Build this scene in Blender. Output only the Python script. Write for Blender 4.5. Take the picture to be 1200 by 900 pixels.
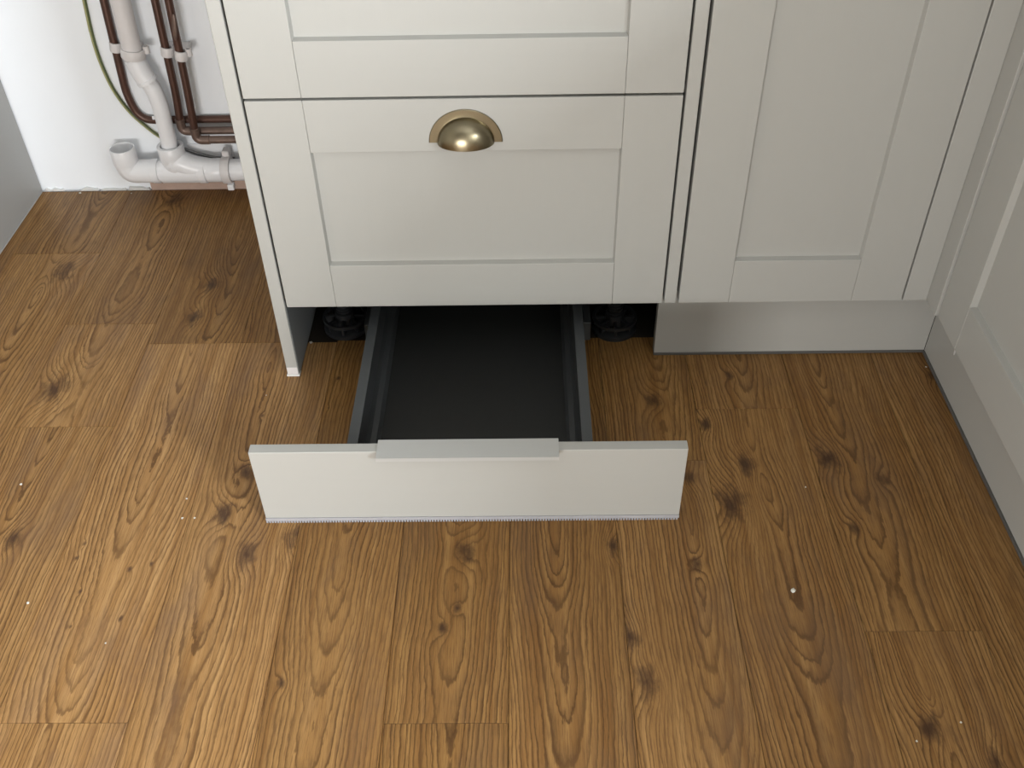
import bpy, bmesh, math, random
from mathutils import Vector, Matrix, Euler
random.seed(7)
for o in list(bpy.data.objects):
    bpy.data.objects.remove(o)
SC = bpy.context.scene
COL = SC.collection

# ------------------------------------------------------------------ camera
CAM = Vector((0.3802, -1.2614, 1.1042))
ROT = (0.8414, 0.0170, 0.0038)
FPX = 1163.6
cd = bpy.data.cameras.new('camera')
cd.sensor_fit = 'HORIZONTAL'
cd.sensor_width = 36.0
cd.lens = FPX / 1200.0 * 36.0
cd.clip_start = 0.02
cam = bpy.data.objects.new('camera', cd)
COL.objects.link(cam)
cam.location = CAM
cam.rotation_euler = ROT
SC.camera = cam
RM = Euler(ROT, 'XYZ').to_matrix()


def ray(u, v):
    return RM @ Vector(((u - 600) / FPX, -(v - 450) / FPX, -1.0))


def on_y(u, v, y):
    d = ray(u, v)
    return CAM + d * ((y - CAM.y) / d.y)


def on_z(u, v, z=0.0):
    d = ray(u, v)
    return CAM + d * ((z - CAM.z) / d.z)


# ------------------------------------------------------------------ world, lights, exposure
LP = dict(rear=26.5, right=97.0)
wd = bpy.data.worlds.new('world')
SC.world = wd
wd.use_nodes = True
bg = wd.node_tree.nodes['Background']
bg.inputs[0].default_value = (0.86, 0.93, 1.0, 1)
bg.inputs[1].default_value = 0.10


def area(name, loc, rot, sx, sy, power, col):
    if power <= 0:
        return
    l = bpy.data.lights.new(name, 'AREA')
    l.shape = 'RECTANGLE'
    l.size = sx
    l.size_y = sy
    l.energy = power
    l.color = col
    o = bpy.data.objects.new(name, l)
    COL.objects.link(o)
    o.location = loc
    o.rotation_euler = rot


PI = math.pi
DAY = (1.0, 0.985, 0.96)
DAY2 = (0.93, 0.985, 1.03)
YB = -2.25           # the wall behind the camera
area('low_rear_fill', (-0.20, YB + 0.03, 0.25), (PI / 2, 0, 0), 0.75, 0.42, LP['rear'], DAY)  # low fill light added behind the camera, not a known door
area('daylight_right_window', (1.63, -1.92, 1.22), (0, PI / 2, 0), 0.40, 0.50, LP['right'], DAY2)

vs = SC.view_settings
SC.display_settings.display_device = 'sRGB'
vs.view_transform = 'Standard'
vs.look = 'None'
vs.exposure = 0.0
vs.gamma = 1.0
vs.use_curve_mapping = False


# ------------------------------------------------------------------ helpers
def link(o, parent=None):
    COL.objects.link(o)
    if parent is not None:
        o.parent = parent
    return o


def obj(name, bm, mat, parent=None, loc=None, smooth=False):
    me = bpy.data.meshes.new(name)
    bmesh.ops.recalc_face_normals(bm, faces=bm.faces)
    bm.to_mesh(me)
    bm.free()
    if smooth:
        for p in me.polygons:
            p.use_smooth = True
        try:
            me.set_sharp_from_angle(angle=math.radians(40))
        except Exception:
            pass
    if mat is not None:
        me.materials.append(mat)
    o = bpy.data.objects.new(name, me)
    link(o, parent)
    if loc is not None:
        o.location = loc
    return o


def empty(name, loc=(0, 0, 0), rz=0.0):
    o = bpy.data.objects.new(name, None)
    o.empty_display_size = 0.05
    link(o)
    o.location = loc
    o.rotation_euler = (0, 0, rz)
    return o


def tag(o, label, cat, group=None, kind=None):
    o['label'] = label
    if cat:
        o['category'] = cat
    if group:
        o['group'] = group
    if kind:
        o['kind'] = kind
    return o


def structure(o, label=None):
    o['kind'] = 'structure'
    if label:
        o['label'] = label
    return o


def add_box(bm, x0, x1, y0, y1, z0, z1, bevel=0.0, seg=2):
    r = bmesh.ops.create_cube(bm, size=1.0)
    vs_ = r['verts']
    bmesh.ops.scale(bm, vec=(x1 - x0, y1 - y0, z1 - z0), verts=vs_)
    bmesh.ops.translate(bm, vec=((x0 + x1) / 2, (y0 + y1) / 2, (z0 + z1) / 2), verts=vs_)
    if bevel > 0:
        es = list({e for v in vs_ for e in v.link_edges})
        bmesh.ops.bevel(bm, geom=es, offset=bevel, segments=seg, affect='EDGES', profile=0.5)
    return bm


def box(name, x0, x1, y0, y1, z0, z1, mat, parent=None, bevel=0.0, seg=2):
    return obj(name, add_box(bmesh.new(), x0, x1, y0, y1, z0, z1, bevel, seg), mat, parent)


def prism(bm, pts, y0, y1):
    """extrude a closed x,z outline from y0 to y1"""
    a = [bm.verts.new((x, y0, z)) for x, z in pts]
    b = [bm.verts.new((x, y1, z)) for x, z in pts]
    n = len(pts)
    bm.faces.new(a)
    bm.faces.new(list(reversed(b)))
    for i in range(n):
        bm.faces.new((a[i], b[i], b[(i + 1) % n], a[(i + 1) % n]))
    return bm


def lathe(bm, prof, n=32, axis='Z', origin=(0, 0, 0), closed=False):
    """prof: list of (radius, height)"""
    rings = []
    O = Vector(origin)
    for r, h in prof:
        ring = []
        for i in range(n):
            a = 2 * PI * i / n
            c, s = r * math.cos(a), r * math.sin(a)
            if axis == 'Z':
                p = Vector((c, s, h))
            elif axis == 'X':
                p = Vector((h, c, s))
            else:
                p = Vector((c, h, s))
            ring.append(bm.verts.new(O + p))
        rings.append(ring)
    m = len(rings)
    for k in range(m if closed else m - 1):
        a, b = rings[k], rings[(k + 1) % m]
        for i in range(n):
            bm.faces.new((a[i], a[(i + 1) % n], b[(i + 1) % n], b[i]))
    if not closed:
        if prof[0][0] > 1e-6:
            bm.faces.new(list(reversed(rings[0])))
        if prof[-1][0] > 1e-6:
            bm.faces.new(rings[-1])
    return bm


def fillet(pts, rad, n=8):
    pts = [Vector(p) for p in pts]
    out = [pts[0]]
    for i in range(1, len(pts) - 1):
        p0, p1, p2 = pts[i - 1], pts[i], pts[i + 1]
        r = rad[i] if isinstance(rad, (list, tuple)) else rad
        r = min(r, (p1 - p0).length * 0.49, (p2 - p1).length * 0.49)
        if r < 1e-5:
            out.append(p1)
            continue
        a = p1 + (p0 - p1).normalized() * r
        b = p1 + (p2 - p1).normalized() * r
        for k in range(n + 1):
            t = k / n
            out.append(a * (1 - t) ** 2 + p1 * 2 * t * (1 - t) + b * t * t)
    out.append(pts[-1])
    return out


def spline(pts, n=8):
    P = [Vector(p) for p in pts]
    P = [P[0] * 2 - P[1]] + P + [P[-1] * 2 - P[-2]]
    out = []
    for i in range(1, len(P) - 2):
        for k in range(n):
            t = k / n
            a, b, c, d = P[i - 1], P[i], P[i + 1], P[i + 2]
            out.append(0.5 * ((2 * b) + (c - a) * t + (2 * a - 5 * b + 4 * c - d) * t * t + (3 * b - a - 3 * c + d) * t ** 3))
    out.append(P[-2])
    return out


def tube(bm, path, rad, n=20, caps=True):
    path = [Vector(p) for p in path]
    m = len(path)
    rr = rad if isinstance(rad, (list, tuple)) else [rad] * m
    T = []
    for i in range(m):
        a = path[max(i - 1, 0)]
        b = path[min(i + 1, m - 1)]
        T.append((b - a).normalized())
    up = Vector((0, 1, 0)) if abs(T[0].y) < 0.9 else Vector((1, 0, 0))
    N = (up - T[0] * up.dot(T[0])).normalized()
    rings = []
    for i in range(m):
        N = (N - T[i] * N.dot(T[i])).normalized()
        B = T[i].cross(N)
        rings.append([bm.verts.new(path[i] + (N * math.cos(2 * PI * k / n) + B * math.sin(2 * PI * k / n)) * rr[i]) for k in range(n)])
    for i in range(m - 1):
        a, b = rings[i], rings[i + 1]
        for k in range(n):
            bm.faces.new((a[k], a[(k + 1) % n], b[(k + 1) % n], b[k]))
    if caps:
        bm.faces.new(list(reversed(rings[0])))
        bm.faces.new(rings[-1])
    return bm


# ------------------------------------------------------------------ materials
class NT:
    def __init__(self, name):
        self.m = bpy.data.materials.new(name)
        self.m.use_nodes = True
        self.t = self.m.node_tree
        self.b = self.t.nodes['Principled BSDF']

    def n(self, typ, **kw):
        nd = self.t.nodes.new(typ)
        for k, v in kw.items():
            setattr(nd, k, v)
        return nd

    def put(self, sock, val):
        if isinstance(val, bpy.types.NodeSocket):
            self.t.links.new(val, sock)
        else:
            sock.default_value = val

    def math(self, op, a, b=None, c=None, clamp=False):
        nd = self.n('ShaderNodeMath', operation=op, use_clamp=clamp)
        self.put(nd.inputs[0], a)
        if b is not None:
            self.put(nd.inputs[1], b)
        if c is not None:
            self.put(nd.inputs[2], c)
        return nd.outputs[0]

    def comb(self, x, y, z=0.0):
        nd = self.n('ShaderNodeCombineXYZ')
        for i, v in enumerate((x, y, z)):
            self.put(nd.inputs[i], v)
        return nd.outputs[0]

    def noise(self, vec, scale=1.0, detail=2.0, rough=0.5, dist=0.0):
        nd = self.n('ShaderNodeTexNoise')
        self.put(nd.inputs['Vector'], vec)
        nd.inputs['Scale'].default_value = scale
        nd.inputs['Detail'].default_value = detail
        nd.inputs['Roughness'].default_value = rough
        nd.inputs['Distortion'].default_value = dist
        return nd.outputs['Fac']

    def ramp(self, fac, stops):
        nd = self.n('ShaderNodeValToRGB')
        self.put(nd.inputs[0], fac)
        el = nd.color_ramp.elements
        while len(el) < len(stops):
            el.new(0.5)
        for e, (p, c) in zip(el, stops):
            e.position = p
            e.color = (c, c, c, 1) if isinstance(c, (int, float)) else (*c, 1)
        return nd.outputs[0]

    def mix(self, fac, a, b, blend='MIX'):
        nd = self.n('ShaderNodeMix', data_type='RGBA', blend_type=blend)
        self.put(nd.inputs[0], fac)
        for s, v in ((nd.inputs[6], a), (nd.inputs[7], b)):
            if isinstance(v, tuple) and len(v) == 3:
                v = (*v, 1)
            self.put(s, v)
        return nd.outputs[2]

    def bump(self, h, strength=0.2, dist=0.001):
        nd = self.n('ShaderNodeBump')
        nd.inputs['Strength'].default_value = strength
        nd.inputs['Distance'].default_value = dist
        self.put(nd.inputs['Height'], h)
        self.t.links.new(nd.outputs[0], self.b.inputs['Normal'])


def simple(name, col, rough=0.5, metal=0.0, spec=0.5, var=0.05, vscale=30.0, bump=0.0, bscale=200.0, stretch=(1, 1, 1)):
    k = NT(name)
    tc = k.n('ShaderNodeTexCoord').outputs['Object']
    mp = k.n('ShaderNodeMapping')
    mp.inputs['Scale'].default_value = stretch
    k.t.links.new(tc, mp.inputs[0])
    f = k.noise(mp.outputs[0], vscale, 4, 0.6)
    lo = tuple(c * (1 - var) for c in col)
    hi = tuple(min(1, c * (1 + var)) for c in col)
    k.t.links.new(k.mix(f, lo, hi), k.b.inputs['Base Color'])
    k.b.inputs['Roughness'].default_value = rough
    k.b.inputs['Metallic'].default_value = metal
    k.b.inputs['Specular IOR Level'].default_value = spec
    if bump > 0:
        k.bump(k.noise(mp.outputs[0], bscale, 3, 0.5), bump, 0.0006)
    return k.m


M = {}
CAB = (0.390, 0.386, 0.364)
M['cabinet'] = simple('painted_stone_woodgrain', CAB, 0.42, spec=0.4, var=0.012, vscale=14, bump=0.10, bscale=160, stretch=(6, 1, 0.5))
M['cabinet_v'] = simple('painted_stone_woodgrain_upright', CAB, 0.42, spec=0.4, var=0.012, vscale=14, bump=0.10, bscale=160, stretch=(6, 1, 0.5))
M['cabinet_h'] = simple('painted_stone_woodgrain_across', CAB, 0.42, spec=0.4, var=0.012, vscale=14, bump=0.10, bscale=160, stretch=(0.5, 1, 6))
M['carcass'] = simple('grey_carcass_board', (0.07, 0.07, 0.068), 0.6, var=0.05)
M['panel_grey'] = simple('grey_side_board', (0.345, 0.342, 0.33), 0.55, var=0.02, vscale=8)
M['shade_dark'] = simple('painted_shade_grey', (0.16, 0.165, 0.165), 0.55, var=0.04)  # dark grey that paints shade on the end panel's inner face
M['wall'] = simple('white_emulsion', (0.885, 0.91, 0.945), 0.75, spec=0.25, var=0.02, vscale=5, bump=0.15, bscale=120)
M['wall_room'] = simple('beige_emulsion', (0.42, 0.40, 0.36), 0.8, spec=0.2, var=0.02)
M['ceiling'] = simple('ceiling_emulsion', (0.80, 0.80, 0.79), 0.85, spec=0.2, var=0.01)
M['plaster'] = simple('bare_pink_plaster', (0.50, 0.36, 0.295), 0.85, spec=0.2, var=0.18, vscale=40, bump=0.5, bscale=150)
M['subfloor'] = simple('dark_subfloor', (0.035, 0.028, 0.022), 0.9, spec=0.2, var=0.2)
M['steel_dark'] = simple('anthracite_drawer_steel', (0.044, 0.047, 0.049), 0.42, spec=0.5, var=0.04)
M['steel_rim'] = simple('anthracite_drawer_rim', (0.062, 0.067, 0.070), 0.45, spec=0.4, var=0.04)
M['drawer_base'] = simple('charcoal_drawer_base', (0.019, 0.0195, 0.0185), 0.6, spec=0.35, var=0.1, vscale=60)
M['black_plastic'] = simple('black_plastic', (0.020, 0.021, 0.023), 0.32, var=0.1)
M['alu'] = simple('satin_aluminium', (0.46, 0.462, 0.45), 0.42, 0.25, var=0.02, stretch=(0.3, 4, 4), vscale=60)
M['brass'] = simple('antique_brass', (0.235, 0.203, 0.135), 0.29, 1.0, var=0.05, vscale=50)
M['copper'] = simple('tarnished_brown_copper', (0.085, 0.040, 0.028), 0.38, 0.35, var=0.35, vscale=45)
M['copper_worn'] = simple('worn_brown_copper', (0.15, 0.100, 0.080), 0.40, 0.35, var=0.45, vscale=60)
M['pvc'] = simple('white_plastic_waste', (0.82, 0.82, 0.84), 0.33, var=0.03, vscale=20)
M['pvc_old'] = simple('old_white_plastic', (0.68, 0.65, 0.645), 0.45, var=0.06, vscale=40)
M['pvc_inside'] = simple('waste_pipe_inside', (0.52, 0.52, 0.50), 0.5, var=0.05)
M['seal'] = simple('clear_plinth_seal', (0.42, 0.42, 0.445), 0.18, 0.2, var=0.1, vscale=80)
M['seal_grey'] = simple('grey_plinth_seal', (0.095, 0.092, 0.088), 0.35, var=0.1, vscale=60)
M['caulk'] = simple('white_caulk', (0.72, 0.72, 0.70), 0.4, var=0.05, vscale=80)
M['screw'] = simple('screw_steel', (0.25, 0.25, 0.25), 0.35, 0.9)
M['crumb'] = simple('plaster_crumb', (0.62, 0.60, 0.54), 0.8, var=0.1)
M['worktop'] = simple('pale_worktop', (0.55, 0.53, 0.50), 0.4, var=0.1, vscale=120)
M['glass'] = simple('window_pane', (0.75, 0.80, 0.84), 0.08, var=0.01)

M['cable'] = simple('yellow_cable_sheath', (0.36, 0.35, 0.16), 0.45, var=0.12, vscale=40)
M['cable_green'] = simple('green_cable_stripe', (0.085, 0.105, 0.035), 0.45, var=0.12, vscale=40)

# ---- oak laminate: rings of a log cut lengthwise, bent round the knots, plank by plank
k = NT('oak_laminate')
tc = k.n('ShaderNodeTexCoord').outputs['Object']
sep = k.n('ShaderNodeSeparateXYZ')
k.t.links.new(tc, sep.inputs[0])
X, Y = sep.outputs[0], sep.outputs[1]


def oattr(name, sock='Fac'):
    a = k.n('ShaderNodeAttribute', attribute_type='OBJECT', attribute_name=name)
    return a.outputs[sock]


seed = oattr('seed')
heart = oattr('heart')
hgt = oattr('depth')
slope = oattr('slope')
tone = oattr('tone')
sx = k.math('ADD', X, k.math('MULTIPLY', seed, 3.17))
sy = k.math('ADD', Y, k.math('MULTIPLY', seed, 7.31))
n_wide = k.noise(k.comb(k.math('MULTIPLY', sx, 7.0), k.math('MULTIPLY', sy, 2.6), seed), 1.0, 2, 0.5)
n_len = k.noise(k.comb(k.math('MULTIPLY', sx, 3.0), k.math('MULTIPLY', sy, 4.0), 5.0), 1.0, 1, 0.5)
n_jag = k.noise(k.comb(k.math('MULTIPLY', sx, 130.0), k.math('MULTIPLY', sy, 34.0), 2.0), 1.0, 3, 0.6)
xr = k.math('ADD', k.math('SUBTRACT', X, heart), k.math('MULTIPLY', k.math('SUBTRACT', n_wide, 0.5), 0.045))
hh = k.math('ADD', k.math('SUBTRACT', hgt, k.math('MULTIPLY', slope, Y)), k.math('MULTIPLY', k.math('SUBTRACT', n_len, 0.5), 0.035))
rad = k.math('SQRT', k.math('ADD', k.math('MULTIPLY', xr, xr), k.math('MULTIPLY', hh, hh)))
rad = k.math('ADD', rad, k.math('MULTIPLY', k.math('SUBTRACT', n_jag, 0.5), 0.0042))
core = None
for q in range(7):
    kv = k.n('ShaderNodeAttribute', attribute_type='OBJECT', attribute_name='knot%d' % q).outputs['Vector']
    ks = k.n('ShaderNodeSeparateXYZ')
    k.t.links.new(kv, ks.inputs[0])
    kx, ky, kr = ks.outputs
    krs = k.math('ADD', kr, 0.0001)
    nk = k.noise(k.comb(k.math('MULTIPLY', sx, 75.0), k.math('MULTIPLY', sy, 34.0), float(q)), 1.0, 4, 0.65)
    dx = k.math('DIVIDE', k.math('SUBTRACT', X, kx), krs)
    dy = k.math('DIVIDE', k.math('SUBTRACT', Y, ky), k.math('MULTIPLY', krs, 1.6))
    d2 = k.math('ADD', k.math('MULTIPLY', dx, dx), k.math('MULTIPLY', dy, dy))
    wide = k.math('EXPONENT', k.math('MULTIPLY', d2, -0.22))
    rad = k.math('ADD', rad, k.math('MULTIPLY', k.math('MULTIPLY', wide, kr), 1.5))
    dn = k.math('ADD', k.math('SQRT', d2), k.math('MULTIPLY', k.math('SUBTRACT', nk, 0.5), 3.6))
    c0 = k.math('SUBTRACT', 1.0, k.math('MULTIPLY', dn, 0.66), clamp=True)
    core = c0 if core is None else k.math('MAXIMUM', core, c0)
ph = k.math('DIVIDE', rad, 0.0054)
ph = k.math('ADD', ph, k.math('MULTIPLY', k.noise(k.comb(k.math('MULTIPLY', rad, 90.0), seed, 0.0), 1.0, 1), 1.6))
fr = k.math('FRACT', ph)
ring = k.ramp(fr, [(0.0, 0.0), (0.35, 0.06), (0.66, 0.42), (0.82, 1.0), (0.92, 0.85), (1.0, 0.0)])
n_str = k.noise(k.comb(k.math('MULTIPLY', sx, 14.0), k.math('MULTIPLY', sy, 3.0), 9.0), 1.0, 2, 0.5)
ring = k.math('MULTIPLY', ring, k.ramp(n_str, [(0.30, 0.50), (0.60, 1.0)]))
pores = k.noise(k.comb(k.math('MULTIPLY', sx, 620.0), k.math('MULTIPLY', sy, 26.0), 1.0), 1.0, 3, 0.65)
pore = k.ramp(pores, [(0.46, 0.0), (0.66, 1.0)])
streak = k.noise(k.comb(k.math('MULTIPLY', sx, 70.0), k.math('MULTIPLY', sy, 2.2), 4.0), 1.0, 3, 0.6)
blot = k.noise(k.comb(k.math('MULTIPLY', sx, 11.0), k.math('MULTIPLY', sy, 3.4), 14.0), 1.0, 4, 0.65)
light = k.mix(k.ramp(streak, [(0.32, 0.0), (0.68, 1.0)]), (0.225, 0.110, 0.030), (0.365, 0.205, 0.070))
col = k.mix(k.math('MULTIPLY', ring, 0.86), light, (0.060, 0.025, 0.0060))
col = k.mix(k.math('MULTIPLY', pore, 0.60), col, (0.115, 0.055, 0.018))
col = k.mix(k.ramp(blot, [(0.50, 0.0), (0.72, 0.62)]), col, (0.145, 0.082, 0.040))
col = k.mix(k.ramp(core, [(0.05, 0.0), (0.45, 0.50), (0.95, 0.90)]), col, (0.050, 0.024, 0.011))
col = k.mix(1.0, col, k.mix(tone, (0.63, 0.57, 0.42), (1.46, 1.53, 1.85)), 'MULTIPLY')
k.t.links.new(col, k.b.inputs['Base Color'])
k.put(k.b.inputs['Roughness'], k.math('ADD', 0.40, k.math('MULTIPLY', ring, 0.10)))
k.b.inputs['Specular IOR Level'].default_value = 0.22
k.bump(k.math('SUBTRACT', 1.0, k.math('ADD', k.math('MULTIPLY', ring, 0.5), k.math('MULTIPLY', pore, 0.5))), 0.22, 0.0005)
M['oak'] = k.m
k = None

# ------------------------------------------------------------------ the room
WY = 0.622           # face of the wall behind the units
XL, XR, ZC = -1.30, 1.66, 2.40

floor = structure(box('floor', XL, XR, YB, WY, -0.06, -0.008, M['subfloor']))


# plank seams: x = a + b*y, left to right, found on the ground from the photograph
SEAMS = [(-1.300, 0.0), (-1.115, -0.02), (-0.955, -0.025), (-0.800, -0.03), (-0.624, -0.032), (-0.4483, -0.032), (-0.2850, -0.020),
         (-0.1200, -0.018), (0.0490, -0.006), (0.1990, -0.006), (0.3548, 0.0), (0.5070, 0.0),
         (0.6540, 0.0), (0.8180, 0.004), (0.9690, 0.004), (1.1300, 0.0)]
JOINTS = [[-0.9, 0.1], [0.25, -1.1], [-0.62, 0.31], [-0.25, -1.3], [0.376, -0.85], [0.148, -0.118, -1.15], [0.090, -0.637], [0.090, -1.05], [-1.25], [-0.640],
          [-1.40], [-0.205, -1.1], [-0.091, -1.2], [-0.514], [-0.90]]
# heart of the log in each column (share of the width), depth, slope, tone (also carries the brighter light on the left)
GRAIN = {4: (0.55, 0.050, 0.09, 0.72), 5: (0.45, 0.035, 0.07, 0.70), 6: (0.55, 0.030, 0.075, 0.86), 7: (0.45, 0.030, 0.06, 0.68),
         8: (0.48, 0.028, 0.085, 0.34), 9: (0.60, 0.022, 0.030, 0.18), 10: (0.50, 0.032, 0.095, 0.30), 11: (0.62, 0.024, 0.075, 0.38),
         12: (0.55, 0.032, 0.085, 0.44), 13: (0.40, 0.030, 0.060, 0.40), 14: (0.80, 0.030, 0.080, 0.42)}
KNOTS = [(75, 318, .017), (63, 455, .018), (247, 334, .012), (228, 372, .011), (288, 650, .012), (262, 602, .012), (287, 552, .008),
         (14, 632, .011), (545, 646, .011), (518, 736, .006), (536, 713, .005), (874, 545, .011), (858, 590, .018), (971, 537, .013),
         (1034, 561, .007), (1001, 618, .006), (818, 661, .006), (1091, 852, .010), (757, 800, .012), (738, 745, .010), (718, 640, .009),
         (808, 560, .008), (348, 625, .013), (1168, 892, .009), (826, 497, .008), (855, 440, .006), (205, 235, .016), (800, 535, .004),
         (766, 470, .010), (1095, 440, .008), (330, 800, .005),
         (177, 661, .0024), (152, 667, .0024), (99, 637, .0022), (90, 654, .0022), (94, 693, .0022), (141, 725, .0022), (83, 734, .0020),
         (307, 487, .0026), (128, 562, .0020), (397, 443, .0022), (385, 478, .002)]
knots_w = [(on_z(u, v), r) for u, v, r in KNOTS]
LAM_END = WY - 0.008
CH = 0.0005
for c in range(len(SEAMS) - 1):
    (a0, b0), (a1, b1) = SEAMS[c], SEAMS[c + 1]
    top = LAM_END
    mid = (a0 + a1) / 2
    if 0.05 < mid < 1.0:
        top = 0.094 if mid < 0.6 else 0.11
    if mid > 1.0:
        top = 0.05
    cuts = [top] + [j for j in sorted(JOINTS[c], reverse=True) if j < top - 0.02] + [-2.1]
    for i in range(len(cuts) - 1):
        y1, y0 = cuts[i], cuts[i + 1]
        g = 0.00025
        C = []
        for y in (y0 + g, y1 - g):
            C.append((a0 + b0 * y + g, y))
            C.append((a1 + b1 * y - g, y))
        cx, cy = mid, (y0 + y1) / 2
        if c == 7 and i == 0:
            C[1] = (-0.014, C[1][1])
            C[3] = (-0.014, C[3][1])
        q = [C[0], C[1], C[3], C[2]]
        bm = bmesh.new()
        lo = [bm.verts.new((x - cx, y - cy, -0.008)) for x, y in q]
        md = [bm.verts.new((x - cx, y - cy, -CH)) for x, y in q]
        ins = [(CH, CH), (-CH, CH), (-CH, -CH), (CH, -CH)]
        hi = [bm.verts.new((x - cx + sx_, y - cy + sy_, 0.0)) for (x, y), (sx_, sy_) in zip(q, ins)]
        bm.faces.new(lo[::-1])
        bm.faces.new(hi)
        for s in range(4):
            t = (s + 1) % 4
            bm.faces.new((lo[s], lo[t], md[t], md[s]))
            bm.faces.new((md[s], md[t], hi[t], hi[s]))
        p = obj('plank', bm, M['oak'], floor, (cx, cy, 0))
        hs, dp, sl, tn = GRAIN.get(c, (random.uniform(.35, .65), .03, .07, .5))
        p['seed'] = float(c * 1.7 + i * 4.3 + 0.37)
        p['heart'] = float((hs - 0.5) * (a1 - a0) + random.uniform(-.01, .01))
        # the cathedral points come to a head towards the room side of each board
        p['depth'] = float(dp + sl * (-0.35 - cy) * 0.25)
        p['slope'] = float(sl)
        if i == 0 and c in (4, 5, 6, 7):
            tn -= (0.26, 0.28, 0.52, 0.36)[c - 4]  # back planks in the gap darkened, shade put into their tone
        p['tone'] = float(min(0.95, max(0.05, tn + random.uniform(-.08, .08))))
        ks_ = []
        for w, r in knots_w:
            if y0 <= w.y < y1 and a0 + b0 * w.y <= w.x < a1 + b1 * w.y:
                ks_.append([float(w.x - cx), float(w.y - cy), float(r)])
        ks_ = sorted(ks_, key=lambda z_: -z_[2])[:7]
        while len(ks_) < 7:
            ks_.append([5.0, 5.0, 0.001])
        for n_, kk in enumerate(ks_):
            p['knot%d' % n_] = kk

wall_back = structure(box('wall_back', XL - 0.1, XR + 0.1, WY, WY + 0.1, -0.06, ZC, M['wall']))
structure(box('ceiling', XL - 0.1, XR + 0.1, YB - 0.1, WY + 0.1, ZC, ZC + 0.1, M['ceiling']))


def wall_with_hole(name, axis, pos, thick, a0, a1, holes):
    """axis 'x': wall in the y,z plane at x=pos; axis 'y': in the x,z plane"""
    bm = bmesh.new()
    cuts = sorted({a0, a1} | {h[0] for h in holes} | {h[1] for h in holes})
    for s, e in zip(cuts, cuts[1:]):
        hz = [h for h in holes if h[0] <= s and h[1] >= e]
        spans = [(-0.06, ZC)] if not hz else [(-0.06, hz[0][2]), (hz[0][3], ZC)]
        for z0, z1 in spans:
            if z1 - z0 < 0.001:
                continue
            if axis == 'x':
                add_box(bm, pos, pos + thick, s, e, z0, z1)
            else:
                add_box(bm, s, e, pos, pos + thick, z0, z1)
    return structure(obj(name, bm, M['wall_room']))


wall_with_hole('wall_right', 'x', XR, 0.1, YB, WY, [(-2.18, -1.66, 1.01, 1.43)])
wall_with_hole('wall_left', 'x', XL - 0.1, 0.1, YB, WY, [])
wall_with_hole('wall_front', 'y', YB - 0.1, 0.1, XL, XR, [(-0.58, 0.18, 0.03, 0.47)])  # opening made for the added rear fill light

# bare plaster left unpainted behind the low waste pipe
pl0 = on_y(176, 214, WY - 0.004)
bm = bmesh.new()
n = 26
xs = [pl0.x + (0.02 - pl0.x) * i / n for i in range(n + 1)]
pa = []
for i, x in enumerate(xs):
    pa.append((x, 0.058 + 0.004 * math.sin(i * 2.3) + random.uniform(-.003, .003)))
out = [(xs[0], -0.008)] + [(x, z) for x, z in pa] + [(xs[-1], -0.008)]
prism(bm, out, WY - 0.006, WY)
structure(obj('trim_1', bm, M['plaster']), 'bare pink plaster strip along the foot of the white wall')

# ragged filler scraps at the foot of the wall, left of the pipe
for i, (u0, u1, h) in enumerate([(56, 78, .010), (96, 118, .012), (120, 150, .007), (152, 178, .012)]):
    a = on_z(u0, 220)
    b = on_z(u1, 220)
    bm = bmesh.new()
    pts = [(a.x, 0.0)]
    m_ = 7
    for j in range(m_):
        pts.append((a.x + (b.x - a.x) * (j + .5) / m_, h * .6 * random.uniform(.2, 1.0)))
    pts.append((b.x, 0.0))
    prism(bm, [(x, z) for x, z in pts], WY - 0.007, WY)
    o = obj('filler_scrap', bm, M['caulk'], wall_back)


# ------------------------------------------------------------------ shaker fronts
SW = 0.081           # stile and rail width
REC = 0.0095         # recess of the middle panel
FT = 0.020           # front thickness


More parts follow.
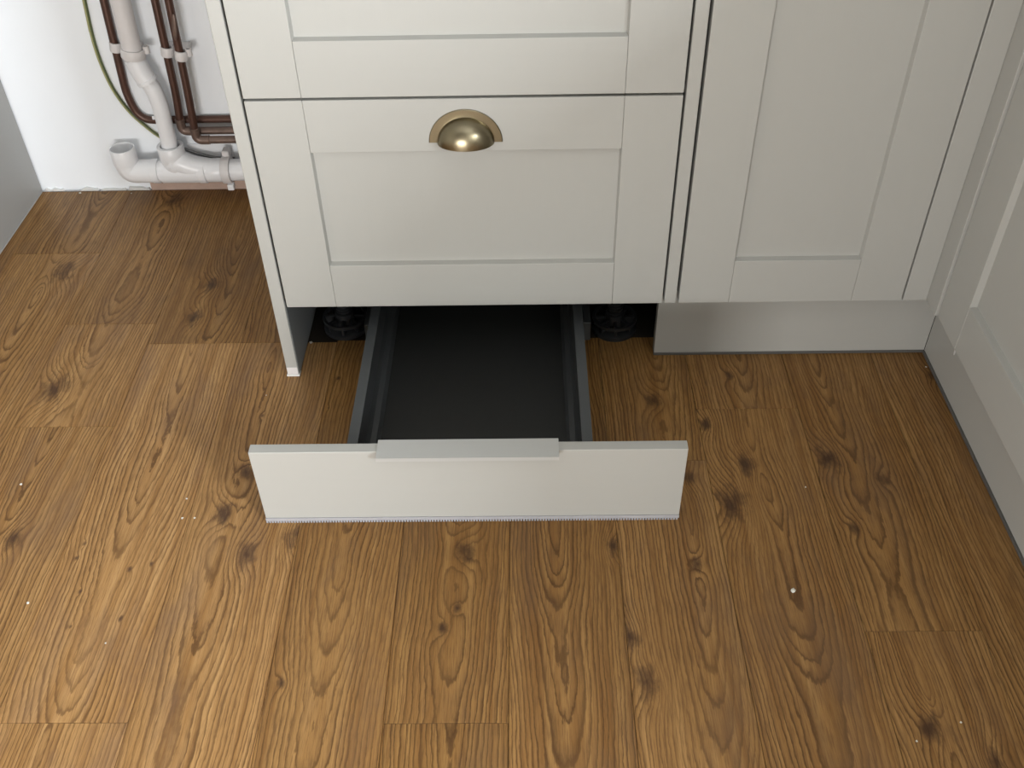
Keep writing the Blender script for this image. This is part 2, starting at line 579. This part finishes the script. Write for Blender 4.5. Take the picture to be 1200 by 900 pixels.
def shaker(name, parent, w, h, loc, rz=0.0, rail=SW):
    """front with its lower left corner at loc, facing local -y"""
    f = obj(name, add_box(bmesh.new(), SW - .006, w - SW + .006, REC, FT - .002, rail - .006, h - rail + .006), M['cabinet_v'], parent, loc)
    f.rotation_euler = (0, 0, rz)
    c, f0, yb = 0.0020, 0.0009, REC + 0.0015

    def wedge(bm, q):
        """sloped sticking along one inner edge, mitred at both ends; q = front a, front b, back a, back b in x,z"""
        (fa, fb, ba, bb) = q
        v = [bm.verts.new((p[0], y, p[1])) for p, y in ((fa, f0), (fb, f0), (fa, yb), (fb, yb), (ba, REC), (bb, REC), (ba, yb), (bb, yb))]
        for ix in ((0, 1, 5, 4), (4, 5, 7, 6), (6, 7, 3, 2), (2, 3, 1, 0), (0, 4, 6, 2), (1, 3, 7, 5)):
            bm.faces.new([v[i_] for i_ in ix])

    z0, z1, x0, x1 = rail, h - rail, SW, w - SW
    for sd_ in (0, 1):
        bm = bmesh.new()
        if sd_ == 0:
            add_box(bm, 0, x0 - c, 0, FT, 0, h, f0, 2)
            wedge(bm, ((x0 - c, z0 - c), (x0 - c, z1 + c), (x0, z0), (x0, z1)))
        else:
            add_box(bm, x1 + c, w, 0, FT, 0, h, f0, 2)
            wedge(bm, ((x1 + c, z0 - c), (x1 + c, z1 + c), (x1, z0), (x1, z1)))
        obj('stile', bm, M['cabinet_v'], f)
    e = 0.0002
    for sd_ in (0, 1):
        bm = bmesh.new()
        if sd_ == 0:
            add_box(bm, x0 - c + e, x1 + c - e, 0, FT, 0, z0 - c, f0, 2)
            wedge(bm, ((x0 - c + e, z0 - c), (x1 + c - e, z0 - c), (x0 + e, z0), (x1 - e, z0)))
        else:
            add_box(bm, x0 - c + e, x1 + c - e, 0, FT, z1 + c, h, f0, 2)
            wedge(bm, ((x0 - c + e, z1 + c), (x1 + c - e, z1 + c), (x0 + e, z1), (x1 - e, z1)))
        obj('rail', bm, M['cabinet_h'], f)
    return f


ZB = 0.1455          # underside of the doors and drawer fronts
ZS0, ZS1 = 0.4968, 0.5005
W = 0.597
TOP = 0.865

# ------------------------------------------------------------------ drawer cabinet
dc = tag(empty('drawer_cabinet', (0, 0, 0)), 'stone-painted drawer cabinet with a brass cup handle, beside the open pipework', 'cabinet')
bm = bmesh.new()
YC = 0.024
add_box(bm, 0.0, 0.018, YC, 0.575, 0.152, TOP)
add_box(bm, W - 0.018, W, YC, 0.575, 0.152, TOP)
add_box(bm, 0.018, W - 0.018, YC, 0.575, 0.152, 0.170)
add_box(bm, 0.018, W - 0.018, YC, 0.575, TOP - 0.018, TOP)
add_box(bm, 0.018, W - 0.018, 0.557, 0.575, 0.170, TOP - 0.018)
add_box(bm, 0.018, W - 0.018, YC + .004, YC + .022, 0.170, TOP - .018)
obj('carcass', bm, M['carcass'], dc)
f_lo = shaker('drawer_front', dc, W, ZS0 - ZB, (0, 0, ZB))
f_hi = shaker('drawer_front', dc, W, TOP - 0.003 - ZS1, (0, 0, ZS1))
# decor end panel that runs down to the floor, and the matching infill on the other side
ep = box('end_panel', -0.0228, -0.0035, 0.0, 0.600, 0.0012, TOP, M['cabinet_v'], dc, 0.0008, 1)
box('shade_sheet', -0.0034, -0.0026, 0.004, 0.57, 0.002, ZB + 0.01, M['shade_dark'], ep)  # thin dark sheet added as painted shade inside the end panel
bm = bmesh.new()
add_box(bm, -0.0242, -0.0022, -0.0018, 0.012, 0.0, 0.0034, 0.0008, 1)
obj('caulk_bead', bm, M['caulk'], ep)
bm = bmesh.new()
add_box(bm, -0.0222, -0.0042, -0.0006, 0.003, 0.004, 0.0190, 0.0003, 1)
o = obj('edge_tape', bm, M['pvc_old'], ep)
box('infill_strip', W + 0.0035, W + 0.0218, 0.0, 0.30, ZB, TOP, M['cabinet_v'], dc, 0.0008, 1)


def cup_handle(parent, loc):
    """half-round backplate with a quarter-ellipsoid cup open underneath"""
    bm = bmesh.new()
    # flange: half ring with thickness
    A, H = 0.0515, 0.0490      # outer half width and height
    ia, ih = 0.0400, 0.0372    # cup at the plate
    n = 40
    th = 0.0022
    rows = []
    for i in range(n + 1):
        t = PI * i / n
        c, s = math.cos(t), math.sin(t)
        co = (A * c, H * s)
        ci = (ia * c, ih * s)
        sh = ((A - .0009) * c, (H - .0009) * s)
        rows.append([bm.verts.new((co[0], 0, co[1])), bm.verts.new((co[0], -th + .0008, co[1])),
                     bm.verts.new((sh[0], -th, sh[1])), bm.verts.new((ci[0], -th, ci[1])), bm.verts.new((ci[0], 0, ci[1]))])
    for i in range(n):
        for j in range(4):
            bm.faces.new((rows[i][j], rows[i + 1][j], rows[i + 1][j + 1], rows[i][j + 1]))
    bm.faces.new(rows[0])
    bm.faces.new(rows[-1][::-1])
    p = obj('cup_handle', bm, M['brass'], parent, loc, smooth=True)
    bm = bmesh.new()
    D = 0.0270
    m = 20
    for sgn, off in ((1, 0.0), (-1, 0.0012)):
        g = []
        for i in range(n + 1):
            t = PI * i / n
            row = []
            for j in range(m + 1):
                f = (PI / 2) * j / m          # 0 at the plate, 90 deg at the lip
                k_ = (math.cos(f)) ** 0.85 if j < m else 0.0
                dpt = math.sin(f)
                x = (ia - off) * math.cos(t)
                # sweep each half circle from the plate down to the lip
                zz = (ih - off) * math.sin(t) * k_
                yy = -th - (D - off) * math.sin(t) * dpt
                row.append(bm.verts.new((x, yy, zz)))
            g.append(row)
        for i in range(n):
            for j in range(m):
                q = (g[i][j], g[i + 1][j], g[i + 1][j + 1], g[i][j + 1])
                bm.faces.new(q)
        if sgn == 1:
            outer = [r[m] for r in g]
        else:
            inner = [r[m] for r in g]
    for i in range(n):
        bm.faces.new((outer[i], outer[i + 1], inner[i + 1], inner[i]))
    bmesh.ops.remove_doubles(bm, verts=bm.verts, dist=0.00005)
    me = obj('cup', bm, M['brass'], parent, (loc[0], loc[1], loc[2]), smooth=True)
    return p


cup_handle(f_lo, (0.2995, 0.0, 0.4325 - ZB))
cup_handle(f_hi, (0.2995, 0.0, 0.780 - ZS1))


def cabinet_leg(parent, x, y, top=0.152):
    bm = bmesh.new()
    lathe(bm, [(0.011, 0.014), (0.011, top - 0.045)], 20)
    for i in range(7):
        z = 0.030 + i * 0.007
        lathe(bm, [(0.011, z), (0.0135, z + 0.0018), (0.0135, z + 0.0030), (0.011, z + 0.0048)], 20)
    leg = obj('leg', bm, M['black_plastic'], parent, (x, y, 0), smooth=True)
    bm = bmesh.new()
    lathe(bm, [(0.039, 0.0), (0.039, 0.007), (0.036, 0.009), (0.018, 0.012), (0.0165, 0.036), (0.013, 0.038)], 32)
    lathe(bm, [(0.034, 0.022), (0.039, 0.022), (0.039, 0.028), (0.034, 0.028)], 32, closed=True)
    for i in range(8):
        a = PI * 2 * i / 8
        b = add_box(bmesh.new(), 0.012, 0.036, -0.0022, 0.0022, 0.006, 0.0275)
        b.transform(Matrix.Rotation(a, 4, 'Z'))
        me = bpy.data.meshes.new('t')
        b.to_mesh(me)
        b.free()
        bm.from_mesh(me)
        bpy.data.meshes.remove(me)
    obj('foot', bm, M['black_plastic'], leg, smooth=True)
    # socket: ring carried on spokes under the carcass
    bm = bmesh.new()
    lathe(bm, [(0.043, top - .030), (0.047, top - .030), (0.047, top - .014), (0.043, top - .014)], 32, closed=True)
    lathe(bm, [(0.0135, top - .062), (0.017, top - .060), (0.019, top - .004), (0.030, top - .004), (0.030, top)], 24)
    for i in range(7):
        a = PI * 2 * (i + .3) / 7
        b = add_box(bmesh.new(), 0.016, 0.0445, -0.0032, 0.0032, top - .030, top - .016, 0.001, 1)
        b.transform(Matrix.Rotation(a, 4, 'Z'))
        me = bpy.data.meshes.new('t')
        b.to_mesh(me)
        b.free()
        bm.from_mesh(me)
        bpy.data.meshes.remove(me)
    obj('socket', bm, M['black_plastic'], leg, smooth=True)
    return leg


cabinet_leg(dc, 0.060, 0.132)
cabinet_leg(dc, 0.537, 0.120)
cabinet_leg(dc, 0.060, 0.470)
cabinet_leg(dc, 0.537, 0.470)

# ------------------------------------------------------------------ plinth drawer, pulled open
YF = -0.3205
bm = bmesh.new()
add_box(bm, 0.1545, 0.4420, YF + 0.0165, 0.265, 0.012, 0.0195)
pd = obj('plinth_drawer', bm, M['drawer_base'], dc)
pd['label'] = 'open plinth drawer with a dark grey steel box, pulled out over the oak floor'


def part(o):
    o.parent = pd
    return o


fp = part(box('front_panel', 0.0015, 0.5985, YF, YF + 0.0165, 0.0075, 0.1425, M['cabinet_h'], None, 0.0009, 2))
# seal along the bottom edge: clear lip with a row of fine teeth
bm = bmesh.new()
add_box(bm, 0.0015, 0.5985, YF - 0.0012, YF + 0.0165, 0.0045, 0.0075)
add_box(bm, 0.0015, 0.5985, YF - 0.0022, YF - 0.0002, 0.0030, 0.0085, 0.0004, 1)
for i in range(149):
    x = 0.0020 + i * 0.0040
    add_box(bm, x, x + 0.0025, YF - 0.0030, YF + 0.002, 0.0004, 0.0034)
part(obj('seal_strip', bm, M['seal']))
# pressed aluminium pull folded over the top edge
bm = bmesh.new()
prof = [(YF + 0.0205, 0.1432), (YF - 0.0135, 0.1432), (YF - 0.0135, 0.1385), (YF - 0.0150, 0.1385), (YF - 0.0150, 0.1448), (YF + 0.0205, 0.1448)]
a = [bm.verts.new((0.177, y, z)) for y, z in prof]
b = [bm.verts.new((0.4235, y, z)) for y, z in prof]
bm.faces.new(a)
bm.faces.new(b[::-1])
for i in range(6):
    bm.faces.new((a[i], a[(i + 1) % 6], b[(i + 1) % 6], b[i]))
part(obj('pull_handle', bm, M['alu']))
YD0, YD1 = YF + 0.0165, 0.265
for sgn in (1, -1):
    def mx(x):
        return x if sgn == 1 else 0.5965 - x
    # low double-wall side: flat rim, upright inner face, coved foot
    prof = [(0.1215, 0.012), (0.1215, 0.088), (0.1220, 0.0900), (0.1360, 0.0900), (0.1365, 0.088), (0.1375, 0.046), (0.1420, 0.034), (0.1500, 0.030), (0.1545, 0.0205), (0.1545, 0.012)]
    bm = prism(bmesh.new(), [(mx(x), z) for x, z in prof], YD0, YD1)
    sd = part(obj('side', bm, M['steel_dark']))
    bm = prism(bmesh.new(), [(mx(x), z) for x, z in [(0.1212, 0.0895), (0.1212, 0.0906), (0.1366, 0.0906), (0.1366, 0.0895)]], YD0, YD1)
    part(obj('rim', bm, M['steel_rim']))
    for j in (0, 1):
        bm = lathe(bmesh.new(), [(0.0028, -0.0012), (0.0028, 0.0)], 12, 'X', (0.1215 if sgn == 1 else 0.475, 0.03 + j * .012, 0.072 + j * .008))
        part(obj('screw', bm, M['screw']))
part(box('back', 0.1366, 0.4599, YD1 - 0.016, YD1, 0.0205, 0.105, M['steel_dark'], None, 0.0008, 1))
for x in (0.106, 0.4785):
    part(box('runner', x, x + 0.0125, 0.06, 0.45, 0.022, 0.060, M['steel_dark'], None, 0.001, 1))

# ------------------------------------------------------------------ door cabinet
XD0, XD1 = W + 0.0262, 0.9745
kc = tag(empty('door_cabinet', (0, 0, 0)), 'narrow base cabinet with a single plain shaker door, next to the corner post', 'cabinet')
bm = bmesh.new()
add_box(bm, W + 0.024, W + 0.0415, YC, 0.575, 0.152, TOP)
add_box(bm, 1.20, 1.218, 0.03, 0.575, 0.152, TOP)
add_box(bm, W + 0.0415, 1.20, YC, 0.575, 0.152, 0.170)
add_box(bm, W + 0.0415, 1.20, YC, 0.575, TOP - .018, TOP)
add_box(bm, W + 0.0415, 1.20, YC + .004, YC + .02, 0.170, TOP - .018)
obj('carcass', bm, M['carcass'], kc)
shaker('door', kc, XD1 - XD0, TOP - 0.003 - ZB, (XD0, 0, ZB))
cabinet_leg(kc, 0.68, 0.12)
cabinet_leg(kc, 1.12, 0.12)
cabinet_leg(kc, 0.68, 0.47)
cabinet_leg(kc, 1.12, 0.47)

# corner post between the two runs
XF = 1.0145
YP = -0.0400
cp = tag(empty('corner_post', (XF, 0, 0)), 'L-shaped painted corner post where the two cabinet runs meet', 'corner post')
o = box('post_face', 0.9772 - XF, 0.0, 0.0, 0.018, ZB, TOP, M['cabinet_v'], cp, 0.0009, 2)
o = box('post_return', 0.0002, 0.018, YP, 0.018, ZB, TOP, M['cabinet_v'], cp, 0.0009, 2)

# cabinet on the return run
YR0 = YP - 0.0030
rc = tag(empty('base_cabinet', (XF, YR0, 0)), 'base cabinet of the return run with a wide shaker door, at right angles', 'cabinet')
shaker('door', rc, W, TOP - 0.003 - ZB, (0.0042, 0, ZB), -PI / 2)
bm = bmesh.new()
add_box(bm, 0.028, 0.60, -0.602, -0.001, 0.152, TOP)
obj('carcass', bm, M['carcass'], rc)
for lx, ly in ((0.12, -0.06), (0.12, -0.54), (0.52, -0.06), (0.52, -0.54)):
    cabinet_leg(rc, lx, ly)
rc2 = tag(empty('base_cabinet', (XF, YR0 - 0.600, 0)), 'second base cabinet of the return run, standing farther from the corner post', 'cabinet')
shaker('door', rc2, W, TOP - 0.003 - ZB, (0.0042, 0, ZB), -PI / 2)
bm = bmesh.new()
add_box(bm, 0.028, 0.60, -0.602, -0.0025, 0.152, TOP)
obj('carcass', bm, M['carcass'], rc2)
for lx, ly in ((0.12, -0.06), (0.12, -0.54), (0.52, -0.06), (0.52, -0.54)):
    cabinet_leg(rc2, lx, ly)

# worktop over the two runs, above the picture's top edge
bm = bmesh.new()
add_box(bm, XF - 0.022, XR - 0.002, -1.262, WY - 0.002, TOP, TOP + 0.038, 0.002, 2)
add_box(bm, -0.026, XF - 0.0222, -0.022, WY - 0.002, TOP, TOP + 0.038, 0.002, 2)
tag(obj('worktop', bm, M['worktop']), 'pale worktop lying across the painted cabinets', 'worktop')

# plinths
SP, XC = 0.0455, 1.0610
p1 = tag(empty('plinth', (0.83, SP, 0)), 'painted plinth board on the floor under the narrow shaker door', 'plinth')
o = box('board', 0.5995 - 0.83, XC - 0.83, 0.0, 0.016, 0.0045, ZB + 0.002, M['cabinet_h'], p1, 0.0006, 1)
bm = bmesh.new()
add_box(bm, 0.5995 - 0.83, XC - 0.83 - .001, -0.0016, 0.0155, 0.0002, 0.0055, 0.0004, 1)
obj('seal_strip', bm, M['seal_grey'], p1)
p2 = tag(empty('plinth', (XC, -0.58, 0)), 'painted plinth board along the return run, meeting the other plinth at the corner', 'plinth')
o = box('board', 0.0, 0.016, -0.665, 0.58 + SP - 0.0006, 0.0045, ZB + 0.002, M['cabinet_v'], p2, 0.0006, 1)
bm = bmesh.new()
add_box(bm, -0.0030, 0.015, -0.665, 0.58 + SP - .003, 0.0002, 0.0058, 0.0008, 2)
obj('seal_strip', bm, M['seal_grey'], p2)
bm = bmesh.new()
c_ = on_z(1118, 463, 0.06)
lathe(bm, [(0.0, -0.0004), (0.0032, -0.0003), (0.0036, 0.0002)], 16, 'X')
bm.transform(Matrix.Diagonal((1, 0.8, 2.6, 1)))
obj('paint_chip', bm, M['caulk'], p2, (0.0001, 0.53, 0.082))

# ------------------------------------------------------------------ grey-sided unit on the far side of the gap
XG = -0.6630
lc = tag(empty('base_cabinet', (XG, 0, 0)), 'base cabinet with a plain grey side board, across the gap from the pipes', 'cabinet')
box('side_board', -0.018, 0.0, 0.0, WY - 0.004, 0.0, TOP, M['panel_grey'], lc, 0.0008, 1)
bm = bmesh.new()
add_box(bm, -0.615, -0.020, YC, 0.58, 0.152, TOP)
obj('carcass', bm, M['carcass'], lc)
shaker('door', lc, W - 0.004, TOP - 0.003 - ZB, (-0.617, 0, ZB))
box('plinth_board', -0.617, -0.019, SP, SP + .016, 0.0, ZB + .002, M['cabinet_h'], lc)
for lx, ly in ((-0.07, 0.13), (-0.56, 0.13), (-0.07, 0.5), (-0.56, 0.5)):
    cabinet_leg(lc, lx, ly)
box('caulk_line', 0.0, 0.0026, 0.004, WY - 0.010, 0.0, 0.0018, M['panel_grey'], lc, 0.0006, 1)

# ------------------------------------------------------------------ pipework on the white wall
R15 = 0.0078
Y1, Y3, Y4, YW, YL = WY - 0.0090, WY - 0.0270, WY - 0.0445, WY - 0.040, WY - 0.040


def P(u, v, y):
    return on_y(u, v, y)


def up_to(p, q, z):
    """carry the line q->p on upward to height z"""
    d = p - q
    return p + d * ((z - p.z) / d.z)


def pipe_obj(name, mat, pts, r, parent, origin, n=18, fil=0.03, radii=None):
    path = fillet(pts, fil)
    bm = tube(bmesh.new(), [p - origin for p in path], radii if radii else r, n)
    return obj(name, bm, mat, parent, None, smooth=True)


def collar(parent, a, b, r, origin, mat, name='collar'):
    bm = tube(bmesh.new(), [a - origin, a - origin + (b - a) * .08, b - origin - (b - a) * .08, b - origin], [r * .93, r, r, r * .93], 24)
    return obj(name, bm, mat, parent, None, smooth=True)


ZTOP = 1.05
# 1: bent pipe that sweeps off to the right, deepest against the wall
a0 = P(121.5, 0, Y1)
a1 = P(148.5, 112, Y1)
a2 = P(190, 141, Y1)
a0 = up_to(a0, a1, ZTOP)
zt = P(262, 139.5, Y1).z
mid1 = P(157, 137, Y1)
pts = [a0, a1, Vector((mid1.x + .012, Y1, zt)), Vector((-0.0236, Y1, zt))]
org = Vector((a1.x, Y1, 0))
t = tag(empty('copper_pipe', org), 'brown copper pipe with one long bend, clipped beside the white waste pipe', 'pipe', 'brown copper pipes on the wall')
pipe_obj('tube', M['copper'], pts, R15, t, org, fil=[0, .002, .045, 0] and 0.05)
bm = bmesh.new()
add_box(bm, -.004, .004, -.0015, .0015, -.004, .004, .001, 1)
o = obj('tag', bm, M['pvc'], t, P(180.5, 138, Y1 - R15) - org)


def riser(u0, v0, u1, v1, ub, vb, y, label, worn, xe):
    top = P(u0, v0, y)
    m1 = P(u1, v1, y)
    bot = P(ub, vb, y)
    top = up_to(top, m1, ZTOP)
    org = Vector((bot.x, y, bot.z))
    t = tag(empty('copper_pipe', org), label, 'pipe', 'brown copper pipes on the wall')
    pipe_obj('riser', M['copper'], [top, m1, bot + Vector((0, 0, .018))], R15, t, org, fil=.02)
    # soldered elbow
    el = fillet([bot + Vector((0, 0, .024)), bot, bot + Vector((.026, 0, 0))], .014)
    bm = tube(bmesh.new(), [p - org for p in el], R15 * 1.18, 18)
    o = obj('elbow', bm, M['copper_worn'], t, None, smooth=True)
    collar(o, bot + Vector((0, 0, .020)), bot + Vector((0, 0, .027)), R15 * 1.24, org, M['copper_worn'], 'solder_ring')
    pipe_obj('run', M['copper_worn' if worn else 'copper'], [bot + Vector((.02, 0, 0)), Vector((xe, y, bot.z))], R15, t, org)
    return t


riser(181.5, 0, 206, 110, 214, 153.5, Y3, 'brown copper pipe with an elbow, middle one of the three', True, -0.0236)
r3 = riser(197.5, 0, 220, 108, 231, 164, Y4, 'brown copper pipe with an elbow and a worn patch, farthest from the waste pipe', True, -0.0236)
wp = P(204.5, 32, Y4 - R15)
bm = bmesh.new()
bmesh.ops.create_uvsphere(bm, u_segments=16, v_segments=10, radius=1.0)
bm.transform(Matrix.Rotation(math.radians(9), 4, 'Y') @ Matrix.Diagonal((0.0048, 0.0022, 0.026, 1)))
obj('worn_patch', bm, M['copper_worn'], r3, wp - r3.location, smooth=True)


def clip(u, v, y, r, label, tab=None):
    c = P(u, v, y)
    t = tag(empty('pipe_clip', c), label, 'pipe clip', 'white pipe clips')
    bm = bmesh.new()
    lathe(bm, [(r + .0006, -.009), (r + .0038, -.009), (r + .0044, -.007), (r + .0044, .007), (r + .0038, .009), (r + .0006, .009)], 28, closed=True)
    bm.transform(Matrix.Rotation(math.radians(10), 4, 'Y'))
    obj('ring', bm, M['pvc_old'], t, None, smooth=True)
    box('foot', -.009, .009, r + .002, WY - y, -.0085, .0085, M['pvc_old'], t, .001, 1)
    if tab:
        bm = bmesh.new()
        lathe(bm, [(.0040, -.007), (.0062, -.007), (.0062, .007), (.0040, .007)], 20, closed=True)
        obj('latch', bm, M['pvc_old'], t, (r + .0065, .004, .004), smooth=True)
    return t


clip(136, 54.5, Y1, R15, 'small white clip on the bent brown pipe')
clip(156, 61.5, YW, 0.0188, 'large white clip holding the white waste pipe', True)
clip(196, 60, Y3, R15, 'small white clip on the middle brown pipe')
clip(212.5, 64.5, Y4, R15, 'small white clip on the brown pipe with the worn patch', True)

# 2: white waste pipe with two offset bends, dropping into the tee
w0 = P(140.5, 0, YW)
w1 = P(158, 70, YW)
w0 = up_to(w0, w1, ZTOP)
w2 = P(164, 82, YW)
w3 = P(181, 106, YW)
w4 = P(188, 124, YW)
w5 = P(198, 166, YW)
w6 = P(199.5, 176, YW)
org = Vector((w5.x, YW, w5.z))
t = tag(empty('waste_pipe', org), 'white plastic waste pipe coming down the wall through an offset bend', 'pipe')
RW = 0.0165
pipe_obj('upper_pipe', M['pvc_old'], [w0, w1], 0.0188, t, org, 24)
b1 = fillet([w1 - (w2 - w1).normalized() * .004, w2, w3 - (w3 - w2) * .42], .02)
bm = tube(bmesh.new(), [p - org for p in b1], RW * 1.20, 24)
o = obj('bend', bm, M['pvc'], t, None, smooth=True)
pipe_obj('middle_pipe', M['pvc'], [w3 - (w3 - w2) * .5, w3, w4, w4 + (w5 - w4) * .2], RW, t, org, 24, .03)
collar(o, b1[-1] - (b1[-1] - b1[-2]).normalized() * .007, b1[-1], RW * 1.27, org, M['pvc'], 'bend_rim')
pipe_obj('lower_pipe', M['pvc'], [w4 + (w5 - w4) * .02, w5, w6], RW * .985, t, org, 24, .02)

# 3: low horizontal waste run with elbow, swept tee and couplings
RL = 0.0225
RF = 0.0255
zl = P(240, 199.5, YL).z
xe = P(150, 190, YL).x
org = Vector((xe, YL, 0))
t = tag(empty('waste_pipe', org), 'white plastic waste run along the floor with an open upturned elbow and a tee', 'pipe')
xt = w6.x + .004
tube_end = -0.0236
pipe_obj('pipe', M['pvc'], [Vector((xe + .02, YL, zl)), Vector((tube_end, YL, zl))], RL, t, org, 28)
# open elbow: hollow socket on top
sock_z = P(147.5, 173, YL).z
el = fillet([Vector((xe - .004, YL, sock_z - .030)), Vector((xe, YL, zl)), Vector((xe + .062, YL, zl))], .045, 12)
bm = tube(bmesh.new(), [p - org for p in el], RF * .95, 28)
elb = obj('elbow', bm, M['pvc'], t, None, smooth=True)
bm = bmesh.new()
h0, h1 = sock_z - .036, sock_z
lathe(bm, [(RF * .96, h0), (RF * .99, h0 + .003), (RF * 1.0, h1 - .001), (RF * .98, h1), (RF * .90, h1), (RF * .88, h1 - .004), (RF * .86, h0 + .004), (0.0, h0 + .004)], 36, origin=(-.004, 0, 0))
obj('socket', bm, M['pvc'], elb, None, smooth=True)
collar(elb, Vector((xe + .046, YL, zl)), Vector((xe + .0625, YL, zl)), RF * 1.0, org, M['pvc'], 'socket_rim')
# tee
x0, x1 = xt - .012, P(243, 200, YL).x
bm = tube(bmesh.new(), [Vector((x, YL, zl)) - org for x in (P(191, 200, YL).x, x0 + .03, x1 - .03, x1)], RF, 28)
te = obj('tee', bm, M['pvc'], t, None, smooth=True)
ts_z = P(197, 170, YL).z
br = spline([Vector((xt - .002, YL - .001, ts_z - .012)), Vector((xt, YL - .002, ts_z - .038)), Vector((xt + .010, YL - .003, zl + .022)), Vector((xt + .034, YL - .002, zl + .010)), Vector((xt + .070, YL, zl + .002))], 10)
bm = tube(bmesh.new(), [p - org for p in br], [RF * (1.0 - .10 * i / (len(br) - 1)) for i in range(len(br))], 28)
obj('branch', bm, M['pvc'], te, None, smooth=True)
bm = bmesh.new()
h0, h1 = ts_z - .036, ts_z
lathe(bm, [(RF * .95, h0), (RF * 1.04, h0 + .003), (RF * 1.06, h1 - .001), (RF * 1.03, h1), (RF * .80, h1), (RF * .76, h1 - .004), (RF * .72, h1 - .012), (0, h1 - .012)], 36, origin=(xt - .002 - xe, 0, 0))
obj('socket', bm, M['pvc'], te, None, smooth=True)
collar(t, Vector((x1 - .016, YL, zl)), Vector((x1 + .0008, YL, zl)), RF * 1.045, org, M['pvc'], 'coupling')
collar(t, Vector((x1, YL, zl)), Vector((P(262, 200, YL).x, YL, zl)), RF * .965, org, M['pvc'], 'coupling')
# clip round the low run
cc = P(270, 199, YL)
t = tag(empty('pipe_clip', (cc.x - .006, YL, zl)), 'broad white clip round the low waste run, next to the drawer cabinet', 'pipe clip', 'white pipe clips')
bm = lathe(bmesh.new(), [(RL + .0006, -.009), (RF * 1.08, -.009), (RF * 1.12, -.007), (RF * 1.12, .007), (RF * 1.08, .009), (RL + .0006, .009)], 32, 'X', closed=True)
obj('ring', bm, M['pvc_old'], t, None, smooth=True)
box('foot', .000, .013, -.026, -.012, -RF - .0085, -RF + .004, M['pvc'], t, .001, 1)
box('tab', -.007, .008, .005, .028, RF - .004, RF + .014, M['pvc_old'], t, .002, 1)

# earth cable, down the wall, behind the waste pipe and on to the right
YE = WY - 0.0045
ea = [P(98.5, 0, YE), P(104.5, 28, YE), P(111.5, 55, YE), P(121, 81, YE), P(134, 107, YE), P(152, 131, YE), P(172, 149, YE), P(187, 160, YE),
      P(203, 169, YE), P(218, 175, YE), P(236, 181, YE), P(256, 185, YE), P(275, 185.5, YE)]
e0 = up_to(ea[0], ea[1], ZTOP)
org = Vector((ea[7].x, YE, ea[7].z))
t = tag(empty('earth_cable', org), 'green and yellow earth cable hanging in a loose curve on the white wall', 'cable')
pa = spline([e0] + ea[:9], 8)
bm = tube(bmesh.new(), [p - org for p in pa], 0.0036, 12)
ins = obj('insulation', bm, M['cable'], t, None, smooth=True)
bm = tube(bmesh.new(), [p - org + Vector((.0016, -.0008, -.0006)) for p in pa], 0.0028, 12)
obj('green_stripe', bm, M['cable_green'], ins, None, smooth=True)
pa = spline(ea[8:], 8)
bm = tube(bmesh.new(), [p - org for p in pa], 0.0030, 12)
obj('bare_tail', bm, M['screw'], t, None, smooth=True)

# white metal plate under the copper runs
q0 = P(219, 169, WY - .003)
q1 = P(275, 184, WY - .003)
pc = Vector(((q0.x + q1.x) / 2, WY - 0.0012, q1.z))
t = tag(empty('wall_plate', pc), 'flat white plate with a screw, on the wall under the copper pipe runs', 'plate')
hw = (q1.x - q0.x) / 2
box('plate', -hw, hw, -.0012, .0012, 0, q0.z - q1.z, M['pvc'], t, .0004, 1)
bm = lathe(bmesh.new(), [(0.0, -.0030), (0.0026, -.0028), (0.0034, -.0016), (0.0034, -.0012)], 14, 'Y')
obj('screw', bm, M['screw'], t, P(268, 174, WY - .003) - pc)

# ------------------------------------------------------------------ crumbs of filler on the floor
CR = [(364.5, 402.5, .0042, 'pale crumb of filler beside the foot of the cabinet end panel'), (94, 227, .004, 'pale crumb of filler on the floor close to the white wall'), (154, 227, .0022), (219, 585, .0022), (214, 607.5, .0026), (228, 607.5, .0024), (25, 568, .003),
      (33, 707, .003), (929, 693.5, .0050, 'largest pale chip of filler lying on the open oak floor'), (1126, 847, .0022), (1074, 869, .002), (1085, 430.5, .0024, 'pale crumb of filler in the corner where the two plinths meet'), (944, 571, .0022), (124, 754, .0018), (312, 463.5, .0014)]
for u, v, r, *lab in CR:
    r *= 0.78
    p = on_z(u, v)
    bm = bmesh.new()
    bmesh.ops.create_icosphere(bm, subdivisions=1, radius=r)
    for vv in bm.verts:
        vv.co *= random.uniform(.65, 1.15)
    zmin = min(vv.co.z for vv in bm.verts) * .6
    for vv in bm.verts:
        vv.co.z = vv.co.z * .6 - zmin
    o = obj('filler_crumb', bm, M['crumb'], None, (p.x, p.y, 0.0))
    tag(o, lab[0] if lab else 'tiny pale speck of filler out on the open oak floor', 'crumb', 'filler crumbs on the floor')
